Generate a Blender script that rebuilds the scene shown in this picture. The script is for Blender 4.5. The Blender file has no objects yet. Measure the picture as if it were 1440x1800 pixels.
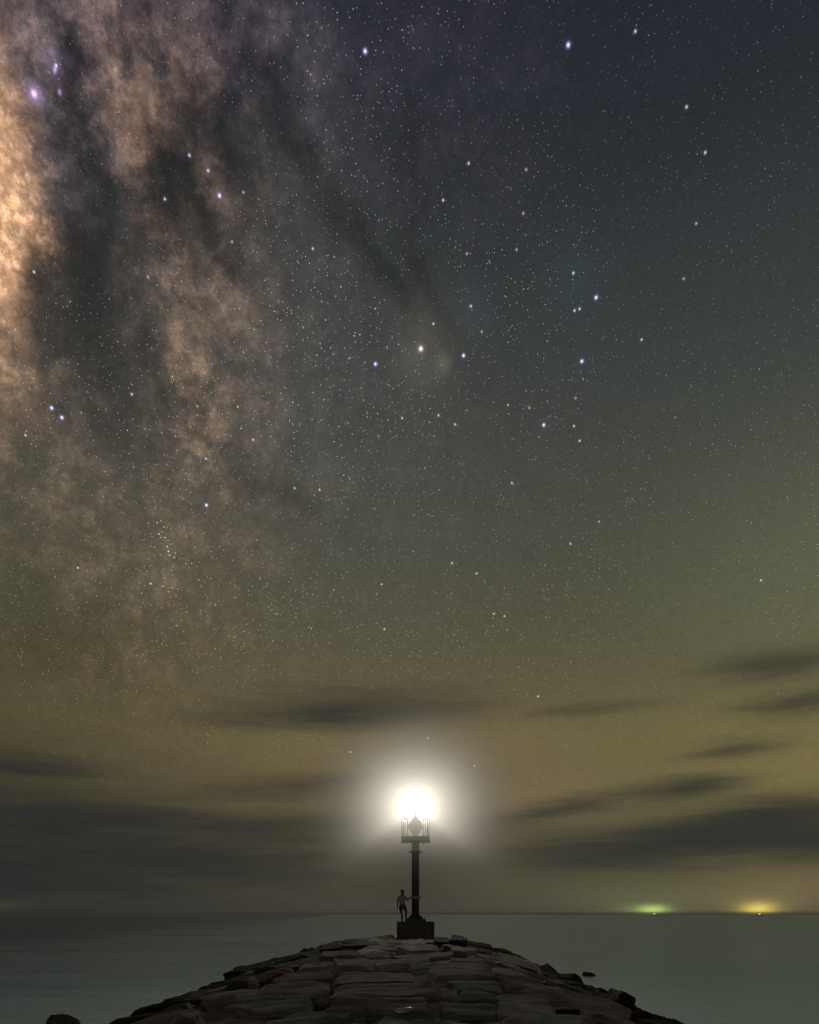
import bpy, bmesh, math, random
import numpy as np
from mathutils import Vector, Matrix, noise as mnoise
PI = math.pi
scene = bpy.context.scene
C = scene.collection

# ------------------------------------------------------------------ camera
F = 1300.0          # focal length in photo pixels (1440 x 1800 photograph)
YB = F/31.43        # distance of the beacon: a man of 1.75 m stands 55 px high beside it
SC = F/2200.0
HOR = 1607.0        # horizon row
CAM_Z = 5.0         # eye height above the sea
cam_d = bpy.data.cameras.new('camera'); cam = bpy.data.objects.new('camera', cam_d); C.objects.link(cam)
cam.location = (0, 0, CAM_Z); cam.rotation_euler = (PI/2, 0, 0)
cam_d.sensor_fit = 'VERTICAL'; cam_d.sensor_height = 36; cam_d.sensor_width = 28.8
cam_d.lens = F/1800*36; cam_d.shift_y = (HOR-900)/1800
cam_d.clip_start = 0.1; cam_d.clip_end = 60000
scene.camera = cam
vs = scene.view_settings
vs.view_transform = 'Standard'; vs.look = 'None'; vs.exposure = 0; vs.gamma = 1; vs.use_curve_mapping = False
scene.render.engine = 'CYCLES'
scene.cycles.use_denoising = True; scene.cycles.denoiser = 'OPENIMAGEDENOISE'
scene.cycles.filter_width = 1.25
scene.cycles.max_bounces = 5; scene.cycles.diffuse_bounces = 3; scene.cycles.volume_bounces = 0
scene.cycles.volume_max_steps = 64
scene.cycles.sample_clamp_indirect = 2.0

def at(px, py, Y):
    return Vector(((px-720)/F*Y, Y, CAM_Z+(HOR-py)/F*Y))
def azel(px, py):
    x, z = (px-720)/F, (HOR-py)/F
    return math.degrees(math.atan(x)), math.degrees(math.atan2(z, math.hypot(1, x)))

# ------------------------------------------------------------------ node helper
class S:
    """a scalar socket with arithmetic"""
    def __init__(s, t, k): s.t, s.k = t, k
    def m(s, op, *a, clamp=False):
        n = s.t.nodes.new('ShaderNodeMath'); n.operation = op; n.use_clamp = clamp
        for i, v in enumerate((s,)+a):
            if isinstance(v, S): s.t.links.new(v.k, n.inputs[i])
            else: n.inputs[i].default_value = v
        return S(s.t, n.outputs[0])
    def __add__(s, o): return s.m('ADD', o)
    def __sub__(s, o): return s.m('SUBTRACT', o)
    def __mul__(s, o): return s.m('MULTIPLY', o)
    def __truediv__(s, o): return s.m('DIVIDE', o)
    def pw(s, e): return s.m('POWER', e)
    def clamp(s): return s.m('ADD', 0.0, clamp=True)
    def mad(s, a, b): return s.m('MULTIPLY_ADD', a, b)
    def step(s, lo, hi, a=0.0, b=1.0):
        n = s.t.nodes.new('ShaderNodeMapRange'); n.interpolation_type = 'SMOOTHSTEP'
        s.t.links.new(s.k, n.inputs[0])
        for i, v in enumerate((lo, hi, a, b)): n.inputs[i+1].default_value = v
        return S(s.t, n.outputs[0])
class T:
    def __init__(s, tree): s.t = tree; s.tok = None; s.cnt = 0; s.held = {}
    def chain(s, V, every=5):
        """orders the evaluation of a big graph: V again, but only known after the latest sum (keeps the shader's working memory small)"""
        s.cnt += 1
        if s.tok is None: return V
        if s.cnt % every == 0 or V not in s.held:
            if s.cnt % every == 0: s.held = {}
            s.held[V] = s.vm('SCALE', V, scale=s.tok.mad(1e-12, 1.0))
        return s.held[V]
    def node(s, typ, **kw):
        n = s.t.nodes.new(typ)
        for k, v in kw.items(): setattr(n, k, v)
        return n
    def link(s, a, b): s.t.links.new(a.k if isinstance(a, S) else a, b)
    def vm(s, op, a, b=None, scale=None, out=0):
        n = s.node('ShaderNodeVectorMath', operation=op)
        for i, v in enumerate((a, b)):
            if v is None: continue
            if isinstance(v, (tuple, Vector)): n.inputs[i].default_value = v
            else: s.link(v, n.inputs[i])
        if scale is not None:
            if isinstance(scale, S): s.link(scale, n.inputs['Scale'])
            else: n.inputs['Scale'].default_value = scale
        return n.outputs[out]
    def noise(s, vec, scale, detail=2, rough=.5, dist=0, lac=2.0, color=False):
        n = s.node('ShaderNodeTexNoise')
        s.link(vec, n.inputs['Vector'])
        n.inputs['Scale'].default_value = scale; n.inputs['Detail'].default_value = detail
        n.inputs['Roughness'].default_value = rough; n.inputs['Distortion'].default_value = dist
        n.inputs['Lacunarity'].default_value = lac
        return n.outputs['Color'] if color else S(s.t, n.outputs['Fac'])
    def voronoi(s, vec, scale):
        n = s.node('ShaderNodeTexVoronoi'); s.link(vec, n.inputs['Vector']); n.inputs['Scale'].default_value = scale
        return S(s.t, n.outputs['Distance']), n.outputs['Color']
    def mapping(s, vec, loc, rot, sc, typ='TEXTURE'):
        n = s.node('ShaderNodeMapping', vector_type=typ)
        s.link(vec, n.inputs['Vector'])
        n.inputs['Location'].default_value = loc; n.inputs['Rotation'].default_value = rot; n.inputs['Scale'].default_value = sc
        return n.outputs[0]
    def blob(s, P, cx, cy, sx, sy, rot=0):
        """gaussian patch of sky; centre, half-widths in photo pixels, turned by rot degrees"""
        a, e = azel(cx, cy)
        ka = azel(cx+1, cy)[0]-azel(cx-1, cy)[0]; ke = azel(cx, cy-1)[1]-azel(cx, cy+1)[1]
        k = (ka+ke)/4
        m = s.mapping(P, (a, e, 0), (0, 0, math.radians(rot)), (sx*k, sy*k, 1))
        d = S(s.t, s.vm('DOT_PRODUCT', m, m, out=1))
        return d.m('MULTIPLY', -0.5).m('EXPONENT')
    def blobs(s, P, lst):
        acc = None
        for b in lst:
            g = s.blob(s.chain(P), *b[:5]); acc = g*b[5] if acc is None else g.mad(b[5], acc)
            s.tok = acc
        return acc
    def tint(s, fac, col):
        return s.vm('SCALE', tuple(col), scale=fac)
    def vadd(s, *vv):
        o = vv[0]
        for v in vv[1:]: o = s.vm('ADD', o, v)
        return o
    def vmix(s, f, a, b):
        n = s.node('ShaderNodeMix', data_type='VECTOR'); s.link(f, n.inputs[0])
        for v, i in ((a, 4), (b, 5)):
            if isinstance(v, tuple): n.inputs[i].default_value = v
            else: s.link(v, n.inputs[i])
        return n.outputs[1]
    def ramp(s, fac, stops, interp='LINEAR'):
        n = s.node('ShaderNodeValToRGB'); n.color_ramp.interpolation = interp
        e = n.color_ramp.elements
        while len(e) < len(stops): e.new(0.5)
        for el, (p, c) in zip(e, stops): el.position = p; el.color = (*c, 1)
        s.link(fac, n.inputs[0]); return n.outputs[0]

# ------------------------------------------------------------------ sky
world = bpy.data.worlds.new('World'); scene.world = world; world.use_nodes = True
world.cycles.sampling_method = 'MANUAL'; world.cycles.sample_map_resolution = 512
wt = world.node_tree; wt.nodes.clear(); W = T(wt)
D = W.node('ShaderNodeTexCoord').outputs['Generated']
sep = W.node('ShaderNodeSeparateXYZ'); W.link(D, sep.inputs[0])
dx, dy, dz = (S(wt, o) for o in sep.outputs)
AZ = dx.m('ARCTAN2', dy)*57.29578
EL = dz.m('ARCSINE')*57.29578
comb = W.node('ShaderNodeCombineXYZ'); W.link(AZ, comb.inputs[0]); W.link(EL, comb.inputs[1])
P0 = comb.outputs[0]
# airglow: colour by height, and how it changes round the horizon
R = lambda *c: tuple(((v/255+.055)/1.055)**2.4 if v > 10 else v/255/12.92 for v in c)
hgt = lambda py: azel(720, py)[1]/90
air = W.ramp((EL.m('MAXIMUM', 0.0)/90).clamp(), [
    (0, R(72, 69, 62)), (hgt(1550), R(80, 76, 60)), (hgt(1415), R(95, 88, 64)), (hgt(1300), R(97, 90, 63)), (hgt(1200), R(88, 83, 61)),
    (hgt(1100), R(79, 77, 61)), (hgt(985), R(71, 71, 60)), (hgt(800), R(63, 64, 60)), (hgt(600), R(54, 57, 57)), (hgt(300), R(42, 45, 49)),
    (hgt(0), R(37, 39, 50)), (.8, R(42, 47, 64))])
round_ = AZ.m('MULTIPLY', PI/180).m('COSINE').step(-1, 0.6, 0.50, 1.0)
air = W.vm('SCALE', air, scale=round_)
# warped coordinates for everything nebulous
def warped(scale, amp, P=P0, detail=5, rough=.6):
    w = W.noise(D, scale*SC, detail=detail, rough=rough, color=True)
    w = W.vm('SUBTRACT', w, (.5, .5, .5)); w = W.vm('MULTIPLY', w, (amp/SC, amp/SC, 0))
    return W.vm('ADD', P, w)
PN = warped(13, 4.0)
# broad glows
g_green = W.blobs(P0, [(1500, 960, 260, 170, 0, .8), (1150, 1000, 330, 200, 0, .15)])
g_yell = W.blobs(P0, [(1480, 1370, 230, 130, 0, .80), (1330, 1575, 110, 28, 0, .45), (1334, 1595, 36, 13, 0, 1.7), (1334, 1599, 18, 8, 0, 8.0)])
g_lime = W.blobs(P0, [(1120, 1585, 100, 24, 0, .6), (1135, 1599, 32, 7, 0, 1.7), (1148, 1600, 16, 6, 0, 7.0), (0, 1592, 22, 7, 0, .9)])
g_rust = W.blobs(P0, [(1430, 1555, 110, 40, 0, .8), (300, 1000, 240, 300, 0, .14), (740, 1340, 240, 80, 0, .95), (560, 1418, 110, 10, 3, .35), (930, 1395, 120, 22, 8, .35)])
sky = W.vadd(air, W.tint(g_green, (.036, .046, .025)), W.tint(g_yell, (.075, .06, .01)), W.tint(g_lime, (.052, .068, .016)), W.tint(g_rust, (.055, .032, .014)))
# Milky Way: a band right across the sky (great circle) and the clouds of its core
fine = W.noise(D, 46*SC, detail=10, rough=.68)
fine2 = W.noise(D, 210*SC, detail=6, rough=.8)
def dirv(px, py):
    v = Vector(((px-720)/F, 1, (HOR-py)/F)); return v.normalized()
nrm = dirv(-40, 100).cross(dirv(150, 1250)).normalized()
off = S(wt, W.vm('DOT_PRODUCT', D, tuple(nrm), out=1))
band = (off.m('MULTIPLY', off)*(-0.5/(0.095/SC)**2)).m('EXPONENT')*EL.step(3/SC, 22/SC)
band = band*fine.step(.25, .8, .25, 1.3)*EL.step(52, 68, 1.0, 3.0)  # brightened overhead, out of view, to put more light on the stones
core = W.blobs(PN, [(14, 325, 48, 85, 0, 1.15), (38, 385, 36, 50, 15, .85), (8, 215, 32, 50, 0, .60), (18, 480, 34, 60, 0, .55), (25, 590, 50, 60, 10, .32),
                    (-80, 380, 55, 200, 0, .9), (82, 395, 34, 34, 0, .30), (238, 215, 30, 42, 20, .13), (250, 110, 60, 50, 0, .04), (345, 590, 40, 80, 8, .05)])
tan = W.blobs(PN, [(245, 225, 45, 50, 20, .75), (270, 120, 75, 55, 0, .50), (235, 170, 40, 60, 0, .3), (340, 200, 45, 80, 0, .22), (350, 580, 60, 110, 8, .52),
                   (345, 710, 45, 70, 0, .34), (360, 370, 55, 60, 0, .25), (250, 460, 55, 50, 0, .26), (40, 640, 60, 80, 0, .24), (60, 60, 80, 70, 0, .22),
                   (200, 30, 120, 50, 0, .25), (455, 470, 40, 110, 10, .10), (440, 80, 90, 60, 0, .14), (90, 840, 110, 90, 0, .16), (240, 1010, 130, 110, 0, .12),
                   (240, 1180, 90, 120, 0, .10), (380, 900, 90, 160, 0, .12), (470, 620, 80, 150, 0, .08), (100, 330, 40, 80, 0, .2)])
dust = W.blobs(PN, [(288, 312, 50, 40, -20, 1.5), (390, 430, 75, 18, -42, 1.0), (470, 150, 60, 45, 0, .6), (380, 240, 80, 26, -30, .5), (500, 260, 30, 40, -30, .5),
                    (180, 560, 70, 60, 0, .42), (150, 480, 60, 65, 0, .45), (200, 690, 90, 60, 0, .32), (150, 400, 45, 80, 0, .36), (150, 130, 45, 70, 0, .45),
                    (650, 440, 130, 12, -40, .7), (760, 520, 70, 15, -50, .7), (725, 400, 14, 90, 10, .45), (410, 800, 150, 22, -30, .35), (160, 1120, 100, 60, 0, .25),
                    (560, 330, 140, 13, -38, .6), (60, 470, 20, 50, 25, .5)])
violet = W.blobs(PN, [(80, 90, 110, 110, 0, .5), (130, 250, 90, 80, 0, .35), (220, 20, 130, 50, 0, .3), (450, 60, 120, 70, 0, .35), (740, 150, 260, 120, 0, .10)])
neb = W.blobs(P0, [(60, 165, 4, 3, 0, 4.0), (62, 164, 13, 9, 0, .8), (97, 122, 2.5, 3.5, -30, 2.0), (105, 162, 2.5, 2.5, 0, 1.5), (92, 110, 14, 14, 0, .25)])
rho = W.blobs(P0, [(745, 615, 48, 42, 0, 1.0), (780, 640, 10, 10, 0, 1.2), (120, 527, 8, 7, 0, .6), (287, 975, 9, 32, 8, .25), (285, 970, 26, 60, 8, .12), (470, 1070, 14, 8, 0, .25)])
star_haze = W.blobs(P0, [(590, 760, 200, 260, 10, 1.0), (520, 420, 90, 200, -10, .8), (820, 900, 260, 160, 0, .4)])
blue = W.blobs(P0, [(1010, 480, 40, 30, 0, .6), (835, 540, 28, 26, 0, .7), (1020, 560, 110, 90, 0, .25), (1330, 480, 200, 180, 0, .3)])
ntex = fine.step(.30, .70, .12, 1.60)*fine2.step(.25, .75, .60, 1.40)
lane = (fine-.5).m('ABSOLUTE').step(0, .07, .35, 1.0)
dark = ((dust*fine.step(.2, .75, 1.5, .55)).m('MINIMUM', 1.2))*-1.9
dark = dark.m('EXPONENT')
mw = W.vadd(W.tint(core*fine.step(.22, .66, .35, 1.25)*lane.m('MULTIPLY_ADD', .42, .62)*fine2.step(.25, .75, .65, 1.30), (.60, .325, .170)),
            W.tint(tan*ntex*lane.m('MULTIPLY_ADD', .30, .72), (.190, .116, .074)), W.tint(violet*ntex, (.075, .058, .085)),
            W.tint(band*ntex, (.030, .022, .016)))
rift = (W.noise(D, 30*SC, detail=7, rough=.60)-.5).m('ABSOLUTE').step(0, .06, .62, 1.05)     # branching threads of dust
sky = W.vadd(W.vm('SCALE', sky, scale=dark.m('MULTIPLY_ADD', .45, .55)), W.vm('SCALE', mw, scale=dark*rift))
sky = W.vadd(sky, W.tint(neb, (.26, .17, .34)), W.tint(rho, (.040, .036, .026)), W.tint(blue, (.004, .014, .016)), W.tint(star_haze*ntex.m('MULTIPLY_ADD', .4, .6), (.014, .0145, .0135)))
west = W.blob(P0, -60, 1400, 380, 260)
sky = W.vm('SCALE', sky, scale=fine2.step(.15, .85, .90, 1.10)*west.m('MULTIPLY_ADD', -.36, 1.0))
# low streaky cloud
stretch = W.vm('MULTIPLY', P0, (.035*SC, .30*SC, 0))
cw = W.vm('MULTIPLY', W.vm('SUBTRACT', W.noise(stretch, 2.2, detail=5, rough=.55, color=True), (.5, .5, .5)), (6.0/SC, 1.1/SC, 0))
PC = W.vm('ADD', P0, cw)
cl = W.blobs(PC, [(650, 1243, 120, 20, 1, .62), (520, 1262, 120, 13, 3, .40), (1060, 1250, 75, 9, 0, .28), (1350, 1170, 70, 17, 0, .50), (1420, 1235, 60, 18, 0, .48), (1300, 1313, 55, 11, 0, .42),
                  (1200, 1388, 70, 12, 4, .75), (1000, 1418, 80, 10, 10, .55), (1380, 1425, 90, 20, 5, .60), (1190, 1478, 150, 24, 2, 1.0), (1400, 1470, 150, 34, 0, .9), (1430, 1438, 110, 22, 0, .6),
                  (50, 1345, 75, 13, 0, .55), (560, 1385, 120, 14, 3, .38), (520, 1448, 180, 15, 0, .38), (180, 1440, 150, 18, 3, .35), (60, 1520, 300, 85, 0, .58),
                  (400, 1510, 220, 40, 0, .40), (980, 1505, 120, 20, 0, .3), (-500, 1440, 420, 120, 0, .8), (1900, 1450, 250, 60, 0, .6)])
cl = cl*W.noise(stretch, 5, detail=4, rough=.6).step(.25, .7, .50, 1.25)
ccol = W.vmix(AZ.step(-20/SC, 14/SC), R(41, 43, 43), R(49, 51, 46))
cmask = ((cl*-2.3).m('EXPONENT')*-1.0+1.0).clamp()
sky = W.vmix(cmask, sky, ccol)
sky = W.vmix(EL.step(0.0, 0.16/SC, .8, 0.0), sky, R(52, 52, 50))     # bank of murk lying on the horizon
# stars: layers of faint random stars, then the bright ones of this part of the sky
clear = (cmask*-1.6+1.0).clamp()*EL.step(1.0/SC, 11/SC, .0, 1.0)
def layer(scale, r, gain, colpow):
    d, col = W.voronoi(D, scale*SC)
    k = d.step(0, r, 1, 0)
    sp = W.node('ShaderNodeSeparateColor'); W.link(col, sp.inputs[0])
    b = S(wt, sp.outputs[0]).pw(colpow)*gain
    hue = W.vmix(S(wt, sp.outputs[1]), (1.0, .86, .72), (.82, .93, 1.0))
    return W.vm('SCALE', hue, scale=k*b)
dens = W.blobs(P0, [(560, 740, 440, 380, 0, .60), (400, 950, 420, 260, 0, .55), (120, 527, 11, 9, 0, 4.0), (289, 962, 9, 30, 10, 3.2), (270, 1000, 60, 90, 0, .5), (90, 115, 30, 26, 0, 1.0), (1250, 120, 420, 230, 0, -.18)]).m('ADD', .40)
st = W.vadd(layer(470, .22, .50, .9), layer(290, .15, .70, 2.0), layer(150, .062, .85, 2.2), layer(60, .024, 1.2, 2.0))
sky = W.vadd(sky, W.vm('SCALE', st, scale=clear*dens*W.noise(D, 14*SC, detail=5, rough=.7).step(.3, .7, .35, 1.5)*dark.m('MULTIPLY_ADD', .7, .3)))
def stars(lst, r, halo, ccol, hcol, gain):
    acc = None
    for px, py in lst:
        d = S(wt, W.vm('DISTANCE', W.chain(D), tuple(dirv(px, py)), out=1))
        acc = d if acc is None else acc.m('MINIMUM', d)
        W.tok = acc
    acc = acc*(F/r)
    q = (acc*acc*-1.0).m('EXPONENT')
    h = (acc*(1/halo)); h = (h*h*-1.0).m('EXPONENT')
    return W.vadd(W.tint(q*gain, ccol), W.tint(h, hcol))
sky = W.vadd(sky,
    stars([(1048, 523), (1023, 635), (642, 90), (999, 79), (386, 344), (91, 717), (109, 734), (956, 747), (363, 888), (660, 640), (815, 625)],
          1.5, 1.8, (.95, .93, 1.0), (.15, .11, .34), 1.0),
    stars([(366, 300), (333, 273), (828, 538), (1008, 480), (1010, 546), (1019, 543), (290, 350), (60, 478), (232, 693), (99, 115)], 1.15, 1.8, (.8, .8, .9), (.07, .055, .14), .8),
    stars([(740, 613)], 2.2, 2.4, (1, .93, .82), (.12, .09, .05), 1.2),
    stars([(762, 569), (137, 998), (445, 773), (676, 1106), (562, 861), (518, 858), (265, 1026), (900, 849), (1003, 956), (838, 1008), (795, 990), (752, 1297), (671, 1027), (946, 1224), (800, 746), (771, 730),
           (1338, 1020), (1240, 268), (779, 352), (1207, 188), (1117, 55), (824, 287), (834, 1346), (616, 1322), (887, 1083), (1128, 597), (362, 806), (45, 765), (707, 735), (1019, 775), (1009, 749), (550, 437), (868, 1079)],
          1.15, 1.7, (.8, .77, .70), (.05, .045, .04), .8),
    stars([(1053, 917), (847, 583), (408, 425), (920, 375), (908, 439), (821, 446), (925, 298), (893, 712), (931, 717), (418, 715), (1224, 393), (260, 486), (1202, 490), (347, 714), (428, 338), (1012, 700)],
          1.1, 1.6, (.7, .45, .38), (.08, .03, .03), .75))
bg = W.node('ShaderNodeBackground'); W.link(sky, bg.inputs['Color']); bg.inputs['Strength'].default_value = 1.0
# the daylight model with the sun far below the horizon: the last trace of twilight
nis = W.node('ShaderNodeTexSky', sky_type='NISHITA'); nis.sun_disc = False
nis.sun_elevation = math.radians(-12); nis.sun_rotation = math.radians(60)
bg2 = W.node('ShaderNodeBackground'); W.link(nis.outputs[0], bg2.inputs['Color']); bg2.inputs['Strength'].default_value = 0.05
ad = W.node('ShaderNodeAddShader'); W.link(bg.outputs[0], ad.inputs[0]); W.link(bg2.outputs[0], ad.inputs[1])
W.link(ad.outputs[0], W.node('ShaderNodeOutputWorld').inputs['Surface'])

# ------------------------------------------------------------------ object helpers
def link(name, me, mat=None, parent=None, smooth=False):
    o = bpy.data.objects.new(name, me); C.objects.link(o)
    if mat and not me.materials: me.materials.append(mat)
    if parent: o.parent = parent
    if smooth:
        me.polygons.foreach_set('use_smooth', [True]*len(me.polygons))
    return o
def tag(o, label=None, cat=None, group=None, kind=None):
    for k, v in (('label', label), ('category', cat), ('group', group), ('kind', kind)):
        if v: o[k] = v
    return o
def empty(name, loc, label, cat, group=None, rz=0):
    o = bpy.data.objects.new(name, None); C.objects.link(o); o.location = loc; o.rotation_euler.z = rz
    o.empty_display_size = .2
    return tag(o, label, cat, group)
class MB:
    def __init__(s): s.bm = bmesh.new()
    def box(s, c, d, rot=None, bev=0):
        r = bmesh.ops.create_cube(s.bm, size=1)
        M = Matrix.Translation(c) @ (rot.to_4x4() if rot else Matrix()) @ Matrix.Diagonal((*d, 1))
        bmesh.ops.transform(s.bm, matrix=M, verts=r['verts'])
        if bev:
            es = {e for v in r['verts'] for e in v.link_edges}
            bmesh.ops.bevel(s.bm, geom=list(es), offset=bev, segments=2, affect='EDGES', profile=.6)
        return s
    def tube(s, a, b, r, r2=None, n=12, caps=True):
        a, b = Vector(a), Vector(b); d = b-a
        M = Matrix.Translation((a+b)/2) @ d.to_track_quat('Z', 'Y').to_matrix().to_4x4()
        bmesh.ops.create_cone(s.bm, cap_ends=caps, segments=n, radius1=r, radius2=r if r2 is None else r2, depth=d.length, matrix=M)
        return s
    def lathe(s, prof, n=32, c=(0, 0, 0)):
        rings = []
        for r, z in prof:
            if r < 1e-6: rings.append([s.bm.verts.new((c[0], c[1], c[2]+z))])
            else: rings.append([s.bm.verts.new((c[0]+r*math.cos(2*PI*i/n), c[1]+r*math.sin(2*PI*i/n), c[2]+z)) for i in range(n)])
        for A, B in zip(rings, rings[1:]):
            for i in range(n):
                j = (i+1) % n
                a0, a1 = A[i % len(A)], A[j % len(A)]; b0, b1 = B[i % len(B)], B[j % len(B)]
                f = [a0]
                if a1 is not a0: f.append(a1)
                if b1 not in f: f.append(b1)
                if b0 not in f: f.append(b0)
                if len(f) > 2: s.bm.faces.new(f)
        return s
    def path(s, pts, r, n=8):
        for a, b in zip(pts, pts[1:]): s.tube(a, b, r, n=n)
        for p in pts[1:-1]: bmesh.ops.create_uvsphere(s.bm, u_segments=n, v_segments=5, radius=r, matrix=Matrix.Translation(p))
        return s
    def build(s, name, mat, parent=None, smooth=False):
        bmesh.ops.recalc_face_normals(s.bm, faces=s.bm.faces[:])
        me = bpy.data.meshes.new(name); s.bm.to_mesh(me); s.bm.free()
        if smooth:
            me.polygons.foreach_set('use_smooth', [True]*len(me.polygons))
            try: me.set_sharp_from_angle(angle=math.radians(35))
            except Exception: pass
        return link(name, me, mat, parent)

# ------------------------------------------------------------------ materials
def mat(name, col, rough=.6, metal=0, var=.25, scale=6, bump=0, spec=.5):
    m = bpy.data.materials.new(name); m.use_nodes = True; t = T(m.node_tree)
    p = m.node_tree.nodes['Principled BSDF']
    oc = t.node('ShaderNodeTexCoord').outputs['Object']
    n = t.noise(oc, scale, detail=6, rough=.6)
    lo = tuple(c*(1-var) for c in col); hi = tuple(min(1, c*(1+var)) for c in col)
    t.link(t.ramp(n, [(.3, lo), (.7, hi)]), p.inputs['Base Color'])
    p.inputs['Metallic'].default_value = metal; p.inputs['Specular IOR Level'].default_value = spec
    t.link(n.step(.2, .8, max(.02, rough-.1), min(1, rough+.1)), p.inputs['Roughness'])
    if bump:
        b = t.node('ShaderNodeBump'); b.inputs['Strength'].default_value = bump; b.inputs['Distance'].default_value = .02
        t.link(t.noise(oc, scale*5, detail=5), b.inputs['Height']); t.link(b.outputs[0], p.inputs['Normal'])
    return m
def rock_mat(name, lo, hi, wet=False):
    m = bpy.data.materials.new(name); m.use_nodes = True; t = T(m.node_tree)
    p = m.node_tree.nodes['Principled BSDF']
    oc = t.node('ShaderNodeTexCoord').outputs['Object']
    oi = t.node('ShaderNodeObjectInfo').outputs['Random']
    shift = t.vm('SCALE', (17.0, 31.0, 11.0), scale=S(m.node_tree, oi))
    v = t.vm('ADD', oc, shift)
    lay = t.vm('MULTIPLY', v, (.55, 2.2, 5.0))
    n1 = t.noise(lay, 2.3, detail=8, rough=.62, dist=.4)          # bedding
    n2 = t.noise(v, 26, detail=6, rough=.75)                       # grains
    n3 = t.noise(v, 1.1, detail=3)
    base = t.ramp(n1*.48+n2*.37+n3*.15, [(.40, lo), (.52, tuple(.55*a+.45*b for a, b in zip(lo, hi))), (.61, hi)])
    rnd = S(m.node_tree, oi).step(0, 1, .72, 1.15)
    t.link(t.vm('SCALE', base, scale=rnd), p.inputs['Base Color'])
    p.inputs['Specular IOR Level'].default_value = .35
    if wet: t.link(n1.step(.3, .7, .5, .85), p.inputs['Roughness']); p.inputs['Specular IOR Level'].default_value = .2
    else: t.link(n2.step(.3, .7, .75, .98), p.inputs['Roughness'])
    b1 = t.node('ShaderNodeBump'); b1.inputs['Strength'].default_value = .9; b1.inputs['Distance'].default_value = .16
    t.link(n1, b1.inputs['Height'])
    b2 = t.node('ShaderNodeBump'); b2.inputs['Strength'].default_value = .7; b2.inputs['Distance'].default_value = .045
    t.link(n2, b2.inputs['Height']); t.link(b1.outputs[0], b2.inputs['Normal']); t.link(b2.outputs[0], p.inputs['Normal'])
    return m
def emis(name, col, strength):
    m = bpy.data.materials.new(name); m.use_nodes = True; t = m.node_tree; t.nodes.clear()
    e = t.nodes.new('ShaderNodeEmission'); e.inputs[0].default_value = (*col, 1); e.inputs[1].default_value = strength
    t.links.new(e.outputs[0], t.nodes.new('ShaderNodeOutputMaterial').inputs[0]); return m
M = dict(
    grey=rock_mat('grey_granite', (.24, .23, .215), (.72, .69, .64)),
    brown=rock_mat('brown_granite', (.21, .18, .155), (.62, .53, .45)),
    rust=rock_mat('rust_stone', (.22, .07, .055), (.45, .17, .13)),
    tan=rock_mat('tan_lit_stone', (.38, .29, .21), (.75, .62, .48)),  # tan blocks, and lit bits of stone done by colour
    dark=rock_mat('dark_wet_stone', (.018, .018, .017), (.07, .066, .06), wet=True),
    slope=rock_mat('slope_stone', (.07, .062, .055), (.24, .20, .165), wet=True),  # darker tone for the blocks down both shoulders
    concrete=mat('dark_concrete', (.10, .10, .095), .85, var=.4, scale=3, bump=.4),
    black=mat('black_paint', (.02, .02, .026), .55, var=.4, scale=9, bump=.1),
    white=mat('white_paint', (.62, .62, .60), .5, var=.12, scale=8),
    galv=mat('galvanised_steel', (.42, .42, .41), .5, metal=.6, var=.25, scale=14),
    skin=mat('skin', (.15, .09, .065), .55, var=.12, scale=12),
    shirt=mat('pale_cotton', (.32, .34, .28), .9, var=.12, scale=18, bump=.3),
    shorts=mat('dark_cotton', (.03, .03, .035), .9, var=.2, scale=18, bump=.3),
    hair=mat('dark_hair', (.018, .014, .012), .6, var=.3, scale=40, bump=.4),
    shoe=mat('dark_rubber', (.03, .028, .028), .7),
    eye=mat('eye_white', (.6, .6, .58), .3, var=.05),
    hull=mat('boat_steel', (.10, .11, .12), .5),
)

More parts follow.
